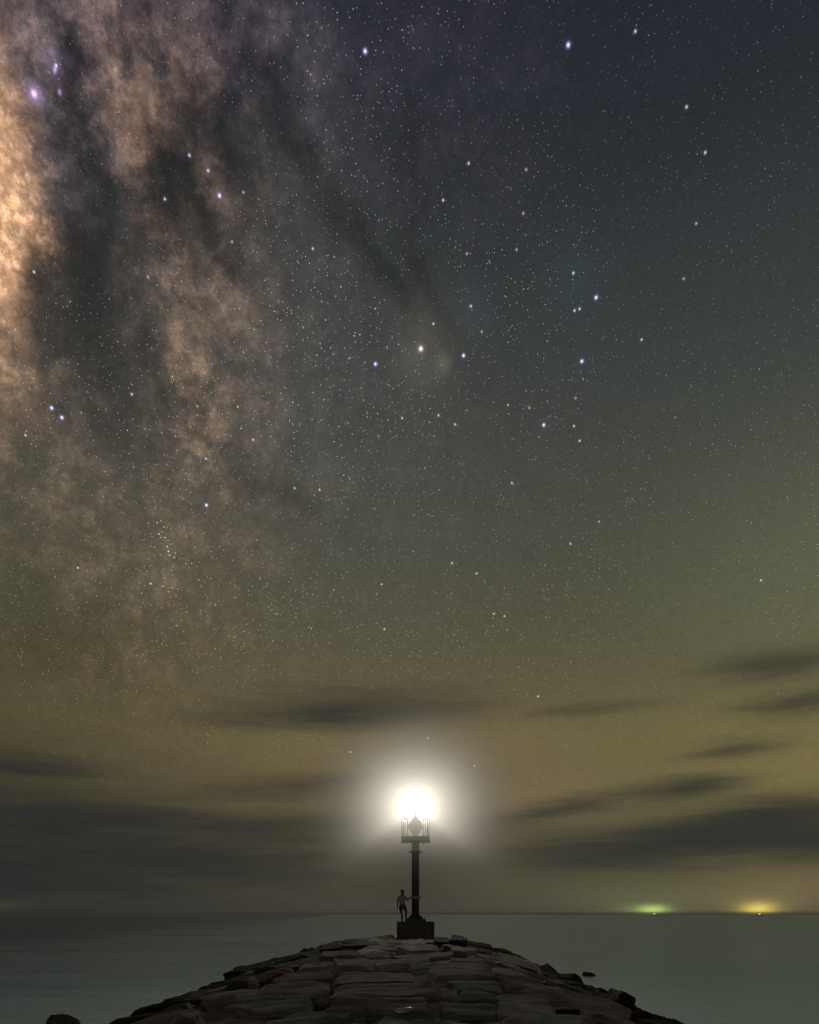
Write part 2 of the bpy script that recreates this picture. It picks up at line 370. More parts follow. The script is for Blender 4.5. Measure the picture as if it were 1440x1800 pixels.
# ------------------------------------------------------------------ sea
def make_sea():
    ys = np.concatenate([-np.geomspace(400, 1, 8), np.geomspace(2, 12000, 90)])
    xs = np.concatenate([-np.geomspace(7000, 4, 40), [0], np.geomspace(4, 7000, 40)])
    X, Y = np.meshgrid(xs, ys); n, m_ = X.shape
    v = np.stack([X.ravel(), Y.ravel(), np.zeros(X.size)], 1)
    f = [(i*m_+j, i*m_+j+1, (i+1)*m_+j+1, (i+1)*m_+j) for i in range(n-1) for j in range(m_-1)]
    me = bpy.data.meshes.new('sea'); me.from_pydata(v.tolist(), [], f)
    m = bpy.data.materials.new('sea_water'); m.use_nodes = True; t = T(m.node_tree)
    p = m.node_tree.nodes['Principled BSDF']
    oc = t.node('ShaderNodeTexCoord').outputs['Object']
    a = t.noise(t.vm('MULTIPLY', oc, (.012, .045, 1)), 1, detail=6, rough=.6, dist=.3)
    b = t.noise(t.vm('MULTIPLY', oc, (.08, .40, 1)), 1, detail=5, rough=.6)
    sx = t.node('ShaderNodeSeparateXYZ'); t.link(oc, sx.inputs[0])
    # sky's light put into the colour: paler to the right, darker to the left
    lit_side = (S(m.node_tree, sx.outputs[0])+S(m.node_tree, sx.outputs[1])*.10+a*14.0).step(-85, 8)
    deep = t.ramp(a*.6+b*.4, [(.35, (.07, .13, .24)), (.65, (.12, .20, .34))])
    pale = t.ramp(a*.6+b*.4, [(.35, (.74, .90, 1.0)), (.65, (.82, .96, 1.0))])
    t.link(t.vmix(lit_side, deep, pale), p.inputs['Base Color'])
    t.link(lit_side*.40, p.inputs['Metallic'])
    t.link((a*.6+b*.4).step(.38, .62, -.05, .07)+(lit_side*.11+.14), p.inputs['Roughness'])
    p.inputs['IOR'].default_value = 1.333; p.inputs['Specular Tint'].default_value = (.55, .82, 1.0, 1)
    bu = t.node('ShaderNodeBump'); bu.inputs['Strength'].default_value = .34; bu.inputs['Distance'].default_value = .35
    t.link(a*.5+b*.5, bu.inputs['Height']); t.link(bu.outputs[0], p.inputs['Normal'])
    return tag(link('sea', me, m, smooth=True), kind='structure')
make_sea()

# ------------------------------------------------------------------ breakwater
rng = random.Random(7)
CREST = CAM_Z-1.47
def profile(x, Y=24.0):
    """height of the breakwater's surface across its width"""
    pts = [(-13, -1.6), (-9.8, .5), (-7.2, 2.56), (-4.2, 3.30), (-2.2, CREST), (2.3, CREST), (3.6, 3.18), (6.6, 2.45), (9.2, .5), (11.8, -1.6)]
    if x < 0: x /= .86+.14*max(0.0, min(1.0, (Y-10)/9))
    if x <= pts[0][0]: return pts[0][1]
    for (a, b), (c, d) in zip(pts, pts[1:]):
        if x <= c: return b+(d-b)*(x-a)/(c-a)
    return pts[-1][1]
def lattice(nx, ny, nz):
    idx, verts, faces = {}, [], []
    def vid(i, j, k):
        key = (i, j, k)
        if key not in idx:
            idx[key] = len(verts); verts.append((2*i/nx-1, 2*j/ny-1, 2*k/nz-1))
        return idx[key]
    for i in range(nx):
        for j in range(ny):
            faces.append((vid(i, j, 0), vid(i, j+1, 0), vid(i+1, j+1, 0), vid(i+1, j, 0)))
            faces.append((vid(i, j, nz), vid(i+1, j, nz), vid(i+1, j+1, nz), vid(i, j+1, nz)))
    for i in range(nx):
        for k in range(nz):
            faces.append((vid(i, 0, k), vid(i+1, 0, k), vid(i+1, 0, k+1), vid(i, 0, k+1)))
            faces.append((vid(i, ny, k), vid(i, ny, k+1), vid(i+1, ny, k+1), vid(i+1, ny, k)))
    for j in range(ny):
        for k in range(nz):
            faces.append((vid(0, j, k), vid(0, j, k+1), vid(0, j+1, k+1), vid(0, j+1, k)))
            faces.append((vid(nx, j, k), vid(nx, j+1, k), vid(nx, j+1, k+1), vid(nx, j, k+1)))
    return np.array(verts), faces
LAT = {k: lattice(*k) for k in ((16, 12, 6), (11, 8, 4), (7, 5, 3))}
def stone_verts(L, Wd, H, seed, res, rough=1.0):
    """a quarried block: rounded, skewed box, chipped and split along its bedding"""
    r = random.Random(seed)
    P, faces = LAT[res]; P = P.copy()
    nn = (np.abs(P)**13).sum(1)**(1/13); P = P/nn[:, None]
    cj = {c: np.array([r.uniform(-.16, .16), r.uniform(-.16, .16), r.uniform(-.20, .20)]) for c in [(a, b, c) for a in (0, 1) for b in (0, 1) for c in (0, 1)]}
    q = (P+1)/2; off = np.zeros_like(P)
    for (a, b, c), d in cj.items():
        w = (q[:, 0] if a else 1-q[:, 0])*(q[:, 1] if b else 1-q[:, 1])*(q[:, 2] if c else 1-q[:, 2]); off += w[:, None]*d
    P = (P+off)*np.array([L/2, Wd/2, H/2])
    hv = np.array([L/2, Wd/2, H/2])
    for _ in range(9):                       # cleavage planes knock off corners and edges
        n = np.array([r.gauss(0, 1), r.gauss(0, 1), r.gauss(0, 1)*1.1]); n /= np.linalg.norm(n)
        dcut = (np.abs(n)*hv).sum()*r.uniform(.66, .86)
        ex = np.maximum(0, P @ n-dcut); P = P-ex[:, None]*n*.97
    o = Vector((seed*3.17 % 97, seed*1.71 % 89, seed*.93 % 83))
    out = []
    amp = .17*min(1.0, H)*rough
    for p in P:
        v = Vector(p)
        d = mnoise.noise_vector(v*1.3+o)*amp*.50+mnoise.noise_vector(Vector((v.x*2.2, v.y*3.0, v.z*7))+o)*amp*.30+mnoise.noise_vector(v*6.5+o)*amp*.22
        c = mnoise.cell(Vector((v.x*1.1, v.y*1.6, v.z*5.0))+o)*amp*.35
        tz = mnoise.cell(Vector((v.x*.9, v.y*2.1, 0))+o)*amp*.30+mnoise.noise(Vector((v.x*1.6, v.y*6.5, 0))+o)*amp*.28
        out.append((v.x+d.x+c*(1 if v.x > 0 else -1), v.y+d.y-c*.5, v.z+d.z*.8+tz))
    return out, faces
breakwater = empty('breakwater', (0, 24, 0), 'long breakwater of rough stone blocks running out to the lit beacon', 'breakwater')
n_stone = 0
def stone(center, dims, rot, mt, seed, res, label=None, rough=1.0, parent=breakwater, name='stone'):
    global n_stone
    v, f = stone_verts(*dims, seed, res, rough)
    me = bpy.data.meshes.new(name); me.from_pydata(v, [], f)
    o = link(name, me, M[mt], parent, smooth=True)
    try: me.set_sharp_from_angle(angle=math.radians(22))
    except Exception: pass
    o.location = Vector(center)-(parent.location if parent else Vector()); o.rotation_euler = rot
    if label: o['label'] = label
    n_stone += 1
    return o
occupied = []
# stones one can tell apart: left, right, back edge, front edge of the top face, foot of the front face (photo pixels), height above the crest, material, label
HAND = [
    # nearest rows
    (560, 772, 1752, 1777, 1806, .05, 'grey', 'grey block with a wet patch near the bottom of the breakwater'),
    (372, 566, 1753, 1771, 1806, .02, 'grey', None), (600, 756, 1797, 1830, 1850, -.02, 'grey', None), (796, 905, 1797, 1830, 1850, -.06, 'grey', None), (420, 590, 1806, 1840, 1860, -.10, 'grey', None),
    (572, 768, 1730, 1751, 1762, .10, 'brown', 'long grey slab with a rounded reddish right end'), (436, 575, 1724, 1750, 1757, .02, 'grey', None),
    (592, 743, 1708, 1728, 1734, .16, 'grey', 'big flat slab with pale rounded right end'), (470, 596, 1708, 1722, 1730, .02, 'brown', None),
    (772, 806, 1743, 1752, 1764, .0, 'grey', None), (806, 876, 1744, 1757, 1766, .03, 'grey', None), (772, 872, 1766, 1781, 1800, .02, 'grey', None),
    (868, 985, 1752, 1788, 1806, -.22, 'grey', None), (756, 783, 1725, 1735, 1744, .0, 'grey', None), (785, 896, 1727, 1736, 1752, .04, 'grey', 'narrow dark-fronted block behind the broken slabs on the right'),
    (756, 868, 1694, 1720, 1731, .14, 'grey', 'broad tilted slab with a long crack across its top'), (792, 866, 1680, 1687, 1702, .16, 'grey', None),
    # middle rows
    (736, 766, 1690, 1702, 1709, .06, 'grey', None), (655, 722, 1694, 1703, 1710, .14, 'brown', None), (722, 742, 1697, 1704, 1714, -.08, 'brown', None),
    (584, 656, 1686, 1697, 1704, .14, 'grey', None), (592, 628, 1670, 1681, 1686, .22, 'tan', 'tan block catching light on the left of the crest'), (560, 594, 1671, 1681, 1690, .12, 'brown', None),
    (640, 686, 1674, 1683, 1690, .05, 'brown', None), (672, 686, 1679, 1684, 1689, .12, 'tan', None), (686, 700, 1668, 1676, 1692, .10, 'brown', None),  # the small tan one stands for a lit spot, put in as colour
    (702, 766, 1660, 1669, 1674, .16, 'grey', None), (762, 772, 1663, 1668, 1674, .12, 'tan', None), (690, 792, 1674, 1682, 1688, .04, 'grey', None),  # the narrow tan one colours in the lit right end of the slab
    (796, 842, 1662, 1673, 1678, .16, 'grey', 'furrowed pale grey block right of the concrete base'), (840, 853, 1664, 1672, 1678, .10, 'dark', None),
    (634, 702, 1661, 1667, 1674, .08, 'brown', None), (664, 706, 1655, 1660, 1664, .02, 'brown', None),
    # edge against the sea, left to right
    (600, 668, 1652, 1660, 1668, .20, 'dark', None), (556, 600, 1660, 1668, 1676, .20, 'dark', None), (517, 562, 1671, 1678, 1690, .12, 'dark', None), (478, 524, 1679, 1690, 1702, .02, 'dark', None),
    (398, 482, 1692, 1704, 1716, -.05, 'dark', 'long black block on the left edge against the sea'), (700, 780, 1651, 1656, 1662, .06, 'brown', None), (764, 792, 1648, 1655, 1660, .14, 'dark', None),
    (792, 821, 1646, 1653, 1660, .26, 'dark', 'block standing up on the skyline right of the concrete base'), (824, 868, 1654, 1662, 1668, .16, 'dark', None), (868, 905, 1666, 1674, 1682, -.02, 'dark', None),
    # odd ones
    (464, 500, 1709, 1715, 1728, .14, 'rust', 'dark red block among grey ones on the left shoulder'), (438, 449, 1719, 1722, 1737, .12, 'tan', 'small pale upright stone on the left shoulder'),
    (368, 418, 1749, 1754, 1792, .22, 'tan', 'big tan block with a sunlit-looking front on the left shoulder'), (303, 348, 1786, 1791, 1812, .16, 'tan', 'tan block at the lower left edge of the breakwater'),
    (884, 962, 1676, 1712, 1722, -.20, 'brown', 'brown slab leaning down the right shoulder'),
]
HAND = [tuple(h[:7])+((h[7].replace('sunlit-looking', 'pale rough') if h[7] else None),) for h in HAND]
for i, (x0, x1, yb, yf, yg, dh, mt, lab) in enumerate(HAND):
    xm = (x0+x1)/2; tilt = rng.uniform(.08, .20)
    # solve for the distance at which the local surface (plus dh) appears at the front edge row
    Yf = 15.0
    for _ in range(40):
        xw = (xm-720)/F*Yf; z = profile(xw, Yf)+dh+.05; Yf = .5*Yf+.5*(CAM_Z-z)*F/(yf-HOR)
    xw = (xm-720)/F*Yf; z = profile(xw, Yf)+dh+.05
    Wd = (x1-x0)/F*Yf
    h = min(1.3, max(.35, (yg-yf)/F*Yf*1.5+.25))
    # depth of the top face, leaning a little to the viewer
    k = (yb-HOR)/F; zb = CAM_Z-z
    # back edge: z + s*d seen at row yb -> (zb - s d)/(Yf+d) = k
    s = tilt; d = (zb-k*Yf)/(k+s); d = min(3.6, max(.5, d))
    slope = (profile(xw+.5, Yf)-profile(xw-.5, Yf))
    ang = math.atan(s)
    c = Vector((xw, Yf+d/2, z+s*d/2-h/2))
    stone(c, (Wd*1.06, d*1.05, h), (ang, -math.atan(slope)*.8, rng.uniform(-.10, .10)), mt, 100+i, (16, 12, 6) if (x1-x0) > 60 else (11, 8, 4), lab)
    occupied.append((xw, Yf+d/2, Wd/2, d/2))
# the rest of the blocks, laid in rough courses
seed = 1000; fill = []
Y = 8.6; YE = YB+1.2
while Y < YB+5:
    dY = rng.uniform(.95, 1.45)
    x = -7.7+rng.uniform(0, .8)
    while x < 5.9:
        w = rng.uniform(1.3, 2.6); lim = 6.55 if Y < 30 else 5.9; lo = -6.9*(.86+.14*max(0.0, min(1.0, (Y-10)/9)))
        if x < lo: x = lo+rng.uniform(-.1, .3)
        w = min(w, lim-x)
        if w < .5: break
        if abs(x+w/2) > 4: w *= rng.uniform(.8, 1.1)
        cx, cy = x+w/2, Y+dY/2+rng.uniform(-.2, .2)
        x += w*1.0
        if Y > YE and abs(cx) > 5.5-(Y-YE)*.6: continue
        hit = sum(1 for (ox, oy, ow, od) in occupied if abs(cx-ox) < ow*.92 and abs(cy-oy) < od*.95)
        sunk = .30 if hit else 0
        fill.append((cx, cy, w, dY, sunk))
    Y += dY*1.0
print('fill stones', len(fill))
fill.sort(key=lambda f: f[1])
parts_left = 295-n_stone
vis = [f for f in fill if not f[4]]; hidden = [f for f in fill if f[4]]
bulk = vis[parts_left:]+hidden
def place(f):
    cx, cy, w, dY, sunk = f
    h = rng.uniform(.75, 1.1)
    sl = profile(cx+.6, cy)-profile(cx-.6, cy)
    edge = min(1.0, max(0.0, (abs(cx+.3)-3.6)/2)); jit = 1-.65*edge
    z = profile(cx, cy)-h/2+rng.uniform(-.17, .12)*jit-sunk-.02-.06*edge
    if cy > YE: z -= (cy-YE)*.35
    rot = (rng.uniform(-.06, .22)*jit, -max(-.5, min(.5, math.atan(sl/1.2)))+rng.uniform(-.10, .10)*jit, rng.uniform(-.25, .25)*jit)
    a = abs(cx+.3)
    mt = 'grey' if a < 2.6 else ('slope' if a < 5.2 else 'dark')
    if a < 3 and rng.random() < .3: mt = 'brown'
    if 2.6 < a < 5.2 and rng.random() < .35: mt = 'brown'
    return Vector((cx, cy, z)), (w*1.0, dY*1.02, h), rot, mt
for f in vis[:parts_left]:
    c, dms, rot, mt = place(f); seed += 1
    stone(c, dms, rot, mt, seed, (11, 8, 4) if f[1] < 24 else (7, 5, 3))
# what lies under and behind those: flanks down to the water, the near end, the buried blocks (one mass)
def mass(name, items, mt, parent):
    V, Fc = [], []
    for c, dms, rot, sd in items:
        v, f = stone_verts(*dms, sd, (7, 5, 3)); R3 = Matrix.Rotation(rot[2], 3, 'Z') @ Matrix.Rotation(rot[1], 3, 'Y') @ Matrix.Rotation(rot[0], 3, 'X')
        b = len(V); V += [tuple(R3 @ Vector(p)+c-parent.location) for p in v]; Fc += [tuple(q+b for q in ff) for ff in f]
    me = bpy.data.meshes.new(name); me.from_pydata(V, [], Fc)
    o = link(name, me, M[mt], parent, smooth=True); o['kind'] = 'stuff'
    try: me.set_sharp_from_angle(angle=math.radians(22))
    except Exception: pass
    return o
items = []
for f in bulk:
    c, dms, rot, mt = place(f); seed += 1; items.append((c, dms, rot, seed))
for Y in np.arange(-6, YB+7, 1.75):
    for side in (-1, 1):
        for k, a in enumerate((8.4, 9.8, 11.3)):
            x = side*a+(-.2 if side < 0 else -1.3)
            if Y > YE+1: x *= .8
            h = rng.uniform(.9, 1.3); seed += 1
            items.append((Vector((x+rng.uniform(-.3, .3), Y+rng.uniform(-.4, .4), profile(x, Y)-h*.72+rng.uniform(-.15, .1))), (rng.uniform(1.5, 2.1), rng.uniform(1.6, 2.2), h),
                          (rng.uniform(-.2, .2), -side*-.55+rng.uniform(-.2, .2), rng.uniform(-.5, .5)), seed))
for Y in np.arange(-6, 8.5, 1.7):
    for x in np.arange(-7.6, 7, 1.9):
        seed += 1; h = rng.uniform(.8, 1.1)
        items.append((Vector((x+rng.uniform(-.2, .2), Y, profile(x, Y)-h/2-.08+rng.uniform(-.12, .08))), (2.0, 1.8, h), (rng.uniform(-.1, .1), rng.uniform(-.1, .1), rng.uniform(-.3, .3)), seed))
for a in np.linspace(-1.5, 1.5, 15):
    for k, rr in enumerate((4.0, 5.8, 7.6)):
        seed += 1; h = 1.2
        items.append((Vector((-.6+rr*math.sin(a)*1.15, YB+.3+rr*math.cos(a), 1.9-k*1.0)), (2, 2, h), (rng.uniform(-.3, .3), rng.uniform(-.3, .3), rng.uniform(0, 3)), seed))
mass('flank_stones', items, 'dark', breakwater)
# core that closes the gaps
xs = np.linspace(-12.6, 11.4, 25); ysC = np.linspace(-7, YB+6, 12)
cv = [(x, y-24, profile(x, y)-.62-(max(0, y-YB)*.5)) for y in ysC for x in xs]
cf = [(j*25+i, j*25+i+1, (j+1)*25+i+1, (j+1)*25+i) for j in range(11) for i in range(24)]
me = bpy.data.meshes.new('rubble_core'); me.from_pydata(cv, [], cf); tag(link('rubble_core', me, M['dark'], breakwater), kind='stuff')

# rocks of their own, out in the water beside the breakwater
def lone(px, py, Y, dims, rot, sd, label):
    c = at(px, py, Y)
    o = stone((c.x, c.y, c.z), dims, rot, 'dark', sd, (11, 8, 4), parent=None, name='rock')
    o.location = c
    tag(o, label, 'rock', 'loose rocks beside the breakwater')
lone(1034, 1717, 60, (.72, 1.0, .7), (0, .25, .2), 31, 'small black rock awash in misty water off the right shoulder')
lone(1090, 1758, 16.0, (.46, .9, .32), (0, .52, .1), 32, 'dark pointed rock tipped up on the right edge of the breakwater')
lone(114, 1810, 33.0, (1.5, 1.5, .8), (.3, .15, .5), 33, 'low black rock in the water at the bottom left')
# rain water lying in a hollow of the near grey block
bpy.context.view_layer.update()
dg = bpy.context.evaluated_depsgraph_get()
hit, ploc, _, _, _, _ = scene.ray_cast(dg, Vector((0, 0, CAM_Z)), (at(711, 1775, 10)-Vector((0, 0, CAM_Z))).normalized())
if hit:
    ring = []
    for rr in (.55, 1.0):
        for k in range(16):
            a = 2*PI*k/16; q = rr*(1+.22*math.sin(2*a+1)+.12*math.sin(3*a))
            p = ploc+Vector((.125*q*math.cos(a), .11*q*math.sin(a), 0))
            ok, h2, _, _, _, _ = scene.ray_cast(dg, p+Vector((0, 0, .5)), Vector((0, 0, -1)))
            zq = min(ploc.z+.02, max(ploc.z-.03, h2.z)) if ok else ploc.z
            ring.append((p.x, p.y, zq+.006))
    pv_ = [(ploc.x, ploc.y, ploc.z+.008)]+ring
    pf = [(0, 1+k, 1+(k+1) % 16) for k in range(16)]+[(1+k, 17+k, 17+(k+1) % 16, 1+(k+1) % 16) for k in range(16)]
    pv_ = [tuple(Vector(v)-ploc) for v in pv_]
    me = bpy.data.meshes.new('puddle'); me.from_pydata(pv_, [], pf)
    mw_ = mat('rain_water', (.30, .31, .31), .10, var=.05, spec=1.0)
    pud = tag(link('puddle', me, mw_, smooth=True), 'small pale puddle on the near grey block at the bottom of the breakwater', 'puddle'); pud.location = ploc

# ------------------------------------------------------------------ beacon
BX, BY = (730.5-720)/F*YB, YB
TOP = at(0, 1620, YB).z
K = YB/F
zz = lambda py: CAM_Z+(HOR-py)*K
base = empty('concrete_base', (BX, BY, TOP), 'square dark concrete block under the beacon on the crest of stones', 'plinth')
MB().box((0, 0, -.75), (2.06, 2.06, 1.5), bev=.03).build('block', M['concrete'], base)
beacon = empty('beacon', (BX, BY, TOP), 'tall black harbour beacon with blazing white lamp, diamond mark and railed gallery', 'beacon')
z = lambda py: zz(py)-TOP
MB().box((0, 0, .06), (1.16, 1.16, .12), bev=.02).build('footing', M['concrete'], beacon)
MB().lathe([(0, .121), (.46, .121), (.46, .16), (0, .16)], 32).build('base_plate', M['black'], beacon)
for k in range(8):
    a = 2*PI*k/8; m_ = MB(); u = Vector((math.cos(a), math.sin(a), 0)); w = Vector((-math.sin(a), math.cos(a), 0))*.012
    prof = [u*.20+Vector((0, 0, .161)), u*.44+Vector((0, 0, .161)), u*.44+Vector((0, 0, .19)), u*.215+Vector((0, 0, .40)), u*.20+Vector((0, 0, .40))]
    A = [m_.bm.verts.new(p+w) for p in prof]; B = [m_.bm.verts.new(p-w) for p in prof]
    m_.bm.faces.new(A); m_.bm.faces.new(B[::-1])
    for i in range(5): m_.bm.faces.new((A[i], B[i], B[(i+1) % 5], A[(i+1) % 5]))
    m_.build('gusset', M['black'], beacon)
for k in range(8):
    a = 2*PI*(k+.5)/8; MB().tube((.41*math.cos(a), .41*math.sin(a), .16), (.41*math.cos(a), .41*math.sin(a), .25), .02, n=6).build('anchor_bolt', M['galv'], beacon)
MB().tube((.50, -.46, .12), (.50, -.46, .27), .03, .012, n=8).build('eye_bolt', M['galv'], beacon)
zf = z(1498)
MB().lathe([(.212, .16), (.212, zf), (.0, zf)], 40).build('mast', M['black'], beacon, smooth=True)
zc = z(1578)
MB().lathe([(.213, zc-.06), (.232, zc-.06), (.232, zc-.02), (.222, zc-.02), (.222, zc+.02), (.232, zc+.02), (.232, zc+.06), (.213, zc+.06)], 40).build('clamp_ring', M['galv'], beacon, smooth=True)
for s in (-1, 1):
    m_ = MB().box((s*.265, 0, zc), (.075, .05, .14), bev=.006); m_.tube((s*.265, -.06, zc+.03), (s*.265, .06, zc+.03), .014, n=6); m_.build('clamp_lug', M['galv'], beacon)
n_r = 0
for q in np.arange(zc+.35, zf-.1, .30):
    MB().path([Vector((-.15, -.15, q)), Vector((-.15, -.245, q)), Vector((.15, -.245, q)), Vector((.15, -.15, q))], .011, 6).build('rung', M['black'], beacon)
MB().lathe([(0, zf+.001), (.38, zf+.001), (.38, zf+.035), (0, zf+.035)], 40).build('flange', M['black'], beacon)
for k in range(10):
    a = 2*PI*(k+.5)/10; MB().tube((.31*math.cos(a), .31*math.sin(a), zf-.03), (.31*math.cos(a), .31*math.sin(a), zf+.07), .015, n=6).build('flange_bolt', M['galv'], beacon)
zg0, zg1, zt = z(1479), z(1472), z(1441)
MB().lathe([(.215, zf+.036), (.215, zg0), (0, zg0)], 40).build('upper_mast', M['white'], beacon, smooth=True)  # painted white to imitate the lamp's glare on this section
for q in np.linspace(zf+.12, zg0-.08, 4):
    MB().lathe([(.216, q-.012), (.226, q-.012), (.226, q+.012), (.216, q+.012)], 40).build('band', M['galv'], beacon, smooth=True)
# gallery: floor, kick ring, hoop railings
MB().lathe([(0, zg0+.001), (.70, zg0+.001), (.70, zg0+.05), (0, zg0+.05)], 40).build('gallery_floor', M['galv'], beacon)
MB().lathe([(.725, zg0-.02), (.745, zg0-.02), (.745, zg1), (.725, zg1), (.725, zg0-.02)], 48).build('kick_ring', M['galv'], beacon, smooth=True)
for k in range(10):
    ac = math.radians((0 if k < 5 else 180)+((k % 5)-2)*22)
    a0, a1 = ac-.17, ac+.17
    pt = lambda a, zz_: Vector((.765*math.cos(a), .765*math.sin(a), zz_))
    am = (a0+a1)/2
    pts = [pt(a0, zg0-.05), pt(a0, zt-.06), pt(a0+(a1-a0)*.2, zt), pt(a1-(a1-a0)*.2, zt), pt(a1, zt-.06), pt(a1, zg0-.05)]
    r_ = MB().path(pts, .021, 6).build('railing_hoop', M['galv'], beacon)
    MB().tube(pt(am, zg0-.03), pt(am, zt-.01), .010, n=6).build('bar', M['galv'], r_)
    MB().tube(pt(a0, zg0-.07), pt(a0, zg0+.26), .048, n=8).build('socket', M['galv'], r_)
    MB().tube(pt(a1, zg0-.07), pt(a1, zg0+.26), .048, n=8).build('socket', M['galv'], r_)
# diamond day mark: one lozenge board bracketed to the lamp post
zd = (z(1434)+z(1474))/2; hd = (z(1434)-z(1474))/2
MB().tube((0, 0, zg0+.05), (0, 0, z(1426)), .035, n=10).build('lamp_post', M['galv'], beacon)
m_ = MB()
prof = [Vector((0, 0, zd-hd)), Vector((.46, 0, zd-.02)), Vector((.46, 0, zd+.02)), Vector((.02, 0, zd+hd)), Vector((-.02, 0, zd+hd)), Vector((-.46, 0, zd+.02)), Vector((-.46, 0, zd-.02))]
A = [m_.bm.verts.new(p+Vector((0, -.062, 0))) for p in prof]; B = [m_.bm.verts.new(p+Vector((0, -.038, 0))) for p in prof]
m_.bm.faces.new(A); m_.bm.faces.new(B[::-1])
for i in range(7): m_.bm.faces.new((A[i], B[i], B[(i+1) % 7], A[(i+1) % 7]))
dm = m_.build('diamond_mark', M['white'], beacon)
for q in (-.16, .16): MB().box((0, -.018, zd+q), (.10, .036, .04)).build('bracket', M['galv'], dm)
# lantern
zl = z(1418)
lan = MB().lathe([(0, zl-.26), (.085, zl-.26), (.085, zl-.22), (.05, zl-.19), (0, zl-.19)], 24).build('lantern_base', M['galv'], beacon, smooth=True)
m_ = MB()
for k in range(4):
    a = 2*PI*(k+.5)/4; m_.path([Vector((.06*math.cos(a), .06*math.sin(a), zl-.22)), Vector((.15*math.cos(a), .15*math.sin(a), zl-.15)), Vector((.15*math.cos(a), .15*math.sin(a), zl+.15)), Vector((.02*math.cos(a), .02*math.sin(a), zl+.20))], .006, 6)
m_.build('lantern_cage', M['galv'], lan)
lamp_d = bpy.data.lights.new('lamp', 'POINT'); lamp = bpy.data.objects.new('lamp', lamp_d); C.objects.link(lamp)
lamp_d.energy = 1400; lamp_d.shadow_soft_size = .12; lamp_d.color = (1.0, .93, .79)
lamp_d.use_nodes = True; lt = T(lamp_d.node_tree); em_n = lamp_d.node_tree.nodes['Emission']     # the optic throws its light level, little of it straight down
sx = lt.node('ShaderNodeSeparateXYZ'); lt.link(lt.node('ShaderNodeTexCoord').outputs['Normal'], sx.inputs[0])
LSIGN = 1.0
lt.link((S(lamp_d.node_tree, sx.outputs[2])*LSIGN).step(-1.0, -.40, .12, 1.0), em_n.inputs['Strength'])
lamp.parent = lan; lamp.location = (0, 0, zl)
MB().lathe([(0, zl+.185), (.035, zl+.185), (.03, zl+.22), (.01, zl+.24), (.01, zl+.34), (0, zl+.34)], 16).build('lantern_cap', M['galv'], lan, smooth=True)

# ------------------------------------------------------------------ person
def skin(name, joints, bones, root, mt, parent, sub=2):
    names = list(joints); me = bpy.data.meshes.new(name)
    me.from_pydata([joints[n][0] for n in names], [(names.index(a), names.index(b)) for a, b in bones], [])
    o = bpy.data.objects.new(name, me); C.objects.link(o)
    o.modifiers.new('skin', 'SKIN').use_smooth_shade = True
    sv = me.skin_vertices[0].data
    for i, n in enumerate(names):
        r = joints[n][1]; sv[i].radius = r if isinstance(r, tuple) else (r, r); sv[i].use_root = (n == root)
    sb = o.modifiers.new('sub', 'SUBSURF'); sb.levels = sub; sb.render_levels = sub
    bpy.context.view_layer.update()
    ev = o.evaluated_get(bpy.context.evaluated_depsgraph_get()); nm = bpy.data.meshes.new_from_object(ev)
    o.modifiers.clear(); o.data = nm; nm.materials.clear(); nm.materials.append(M[mt])
    nm.polygons.foreach_set('use_smooth', [True]*len(nm.polygons))
    bpy.data.meshes.remove(me); nm.name = name
    o.parent = parent
    return o
PY0 = YB-.22; PX0 = (707.1-720)/F*PY0
person = empty('person', (PX0, PY0, TOP), 'man seen from behind in pale T-shirt and dark shorts, hand on the beacon mast', 'person')
J = {
 'pelvis': ((.015, 0, .93), (.15, .11)), 'waist': ((.0, .0, 1.07), (.125, .085)), 'chest': ((0, .0, 1.27), (.140, .090)), 'neckb': ((.0, -.005, 1.42), (.085, .075)),
 'neck': ((.006, .01, 1.49), .055), 'jaw': ((.012, .03, 1.565), (.066, .075)), 'skull': ((.016, .012, 1.645), (.078, .095)), 'crown': ((.016, .005, 1.70), (.062, .075)),
 'nose': ((.010, .118, 1.60), .014), 'earl': ((-.066, .01, 1.61), .018), 'earr': ((.098, .01, 1.61), .018),
 'shl': ((-.175, -.01, 1.40), .062), 'ual': ((-.225, -.015, 1.28), .05), 'ell': ((-.25, -.02, 1.12), .046), 'fal': ((-.256, .005, 1.02), .047), 'wrl': ((-.256, .035, .87), .027), 'pal': ((-.254, .05, .80), (.022, .038)),
 'shr': ((.18, -.005, 1.405), .062), 'uar': ((.245, .0, 1.30), .05), 'elr': ((.318, .03, 1.165), .046), 'far': ((.345, .065, 1.235), .046), 'wrr': ((.385, .12, 1.335), .027), 'par': ((.415, .155, 1.375), (.022, .036)),
 'hpl': ((-.085, 0, .86), .095), 'thl': ((-.07, .0, .70), .085), 'knl': ((-.05, .015, .50), .064), 'cal': ((-.02, -.02, .36), .066), 'anl': ((.0, -.005, .09), .042), 'hel': ((.0, -.05, .035), .034), 'bal': ((-.02, .13, .03), .036), 'tol': ((-.025, .20, .024), .022),
 'hpr': ((.115, .01, .86), .095), 'thr': ((.165, .09, .71), .083), 'knr': ((.225, .18, .555), .064), 'car': ((.215, .12, .43), .066), 'anr': ((.20, .12, .215), .042), 'her': ((.195, .08, .16), .034), 'bar': ((.26, .25, .155), .036), 'tor': ((.285, .31, .148), .022),
}
Bn = [('pelvis', 'waist'), ('waist', 'chest'), ('chest', 'neckb'), ('neckb', 'neck'), ('neck', 'jaw'), ('jaw', 'skull'), ('skull', 'crown'), ('jaw', 'nose'), ('skull', 'earl'), ('skull', 'earr')]
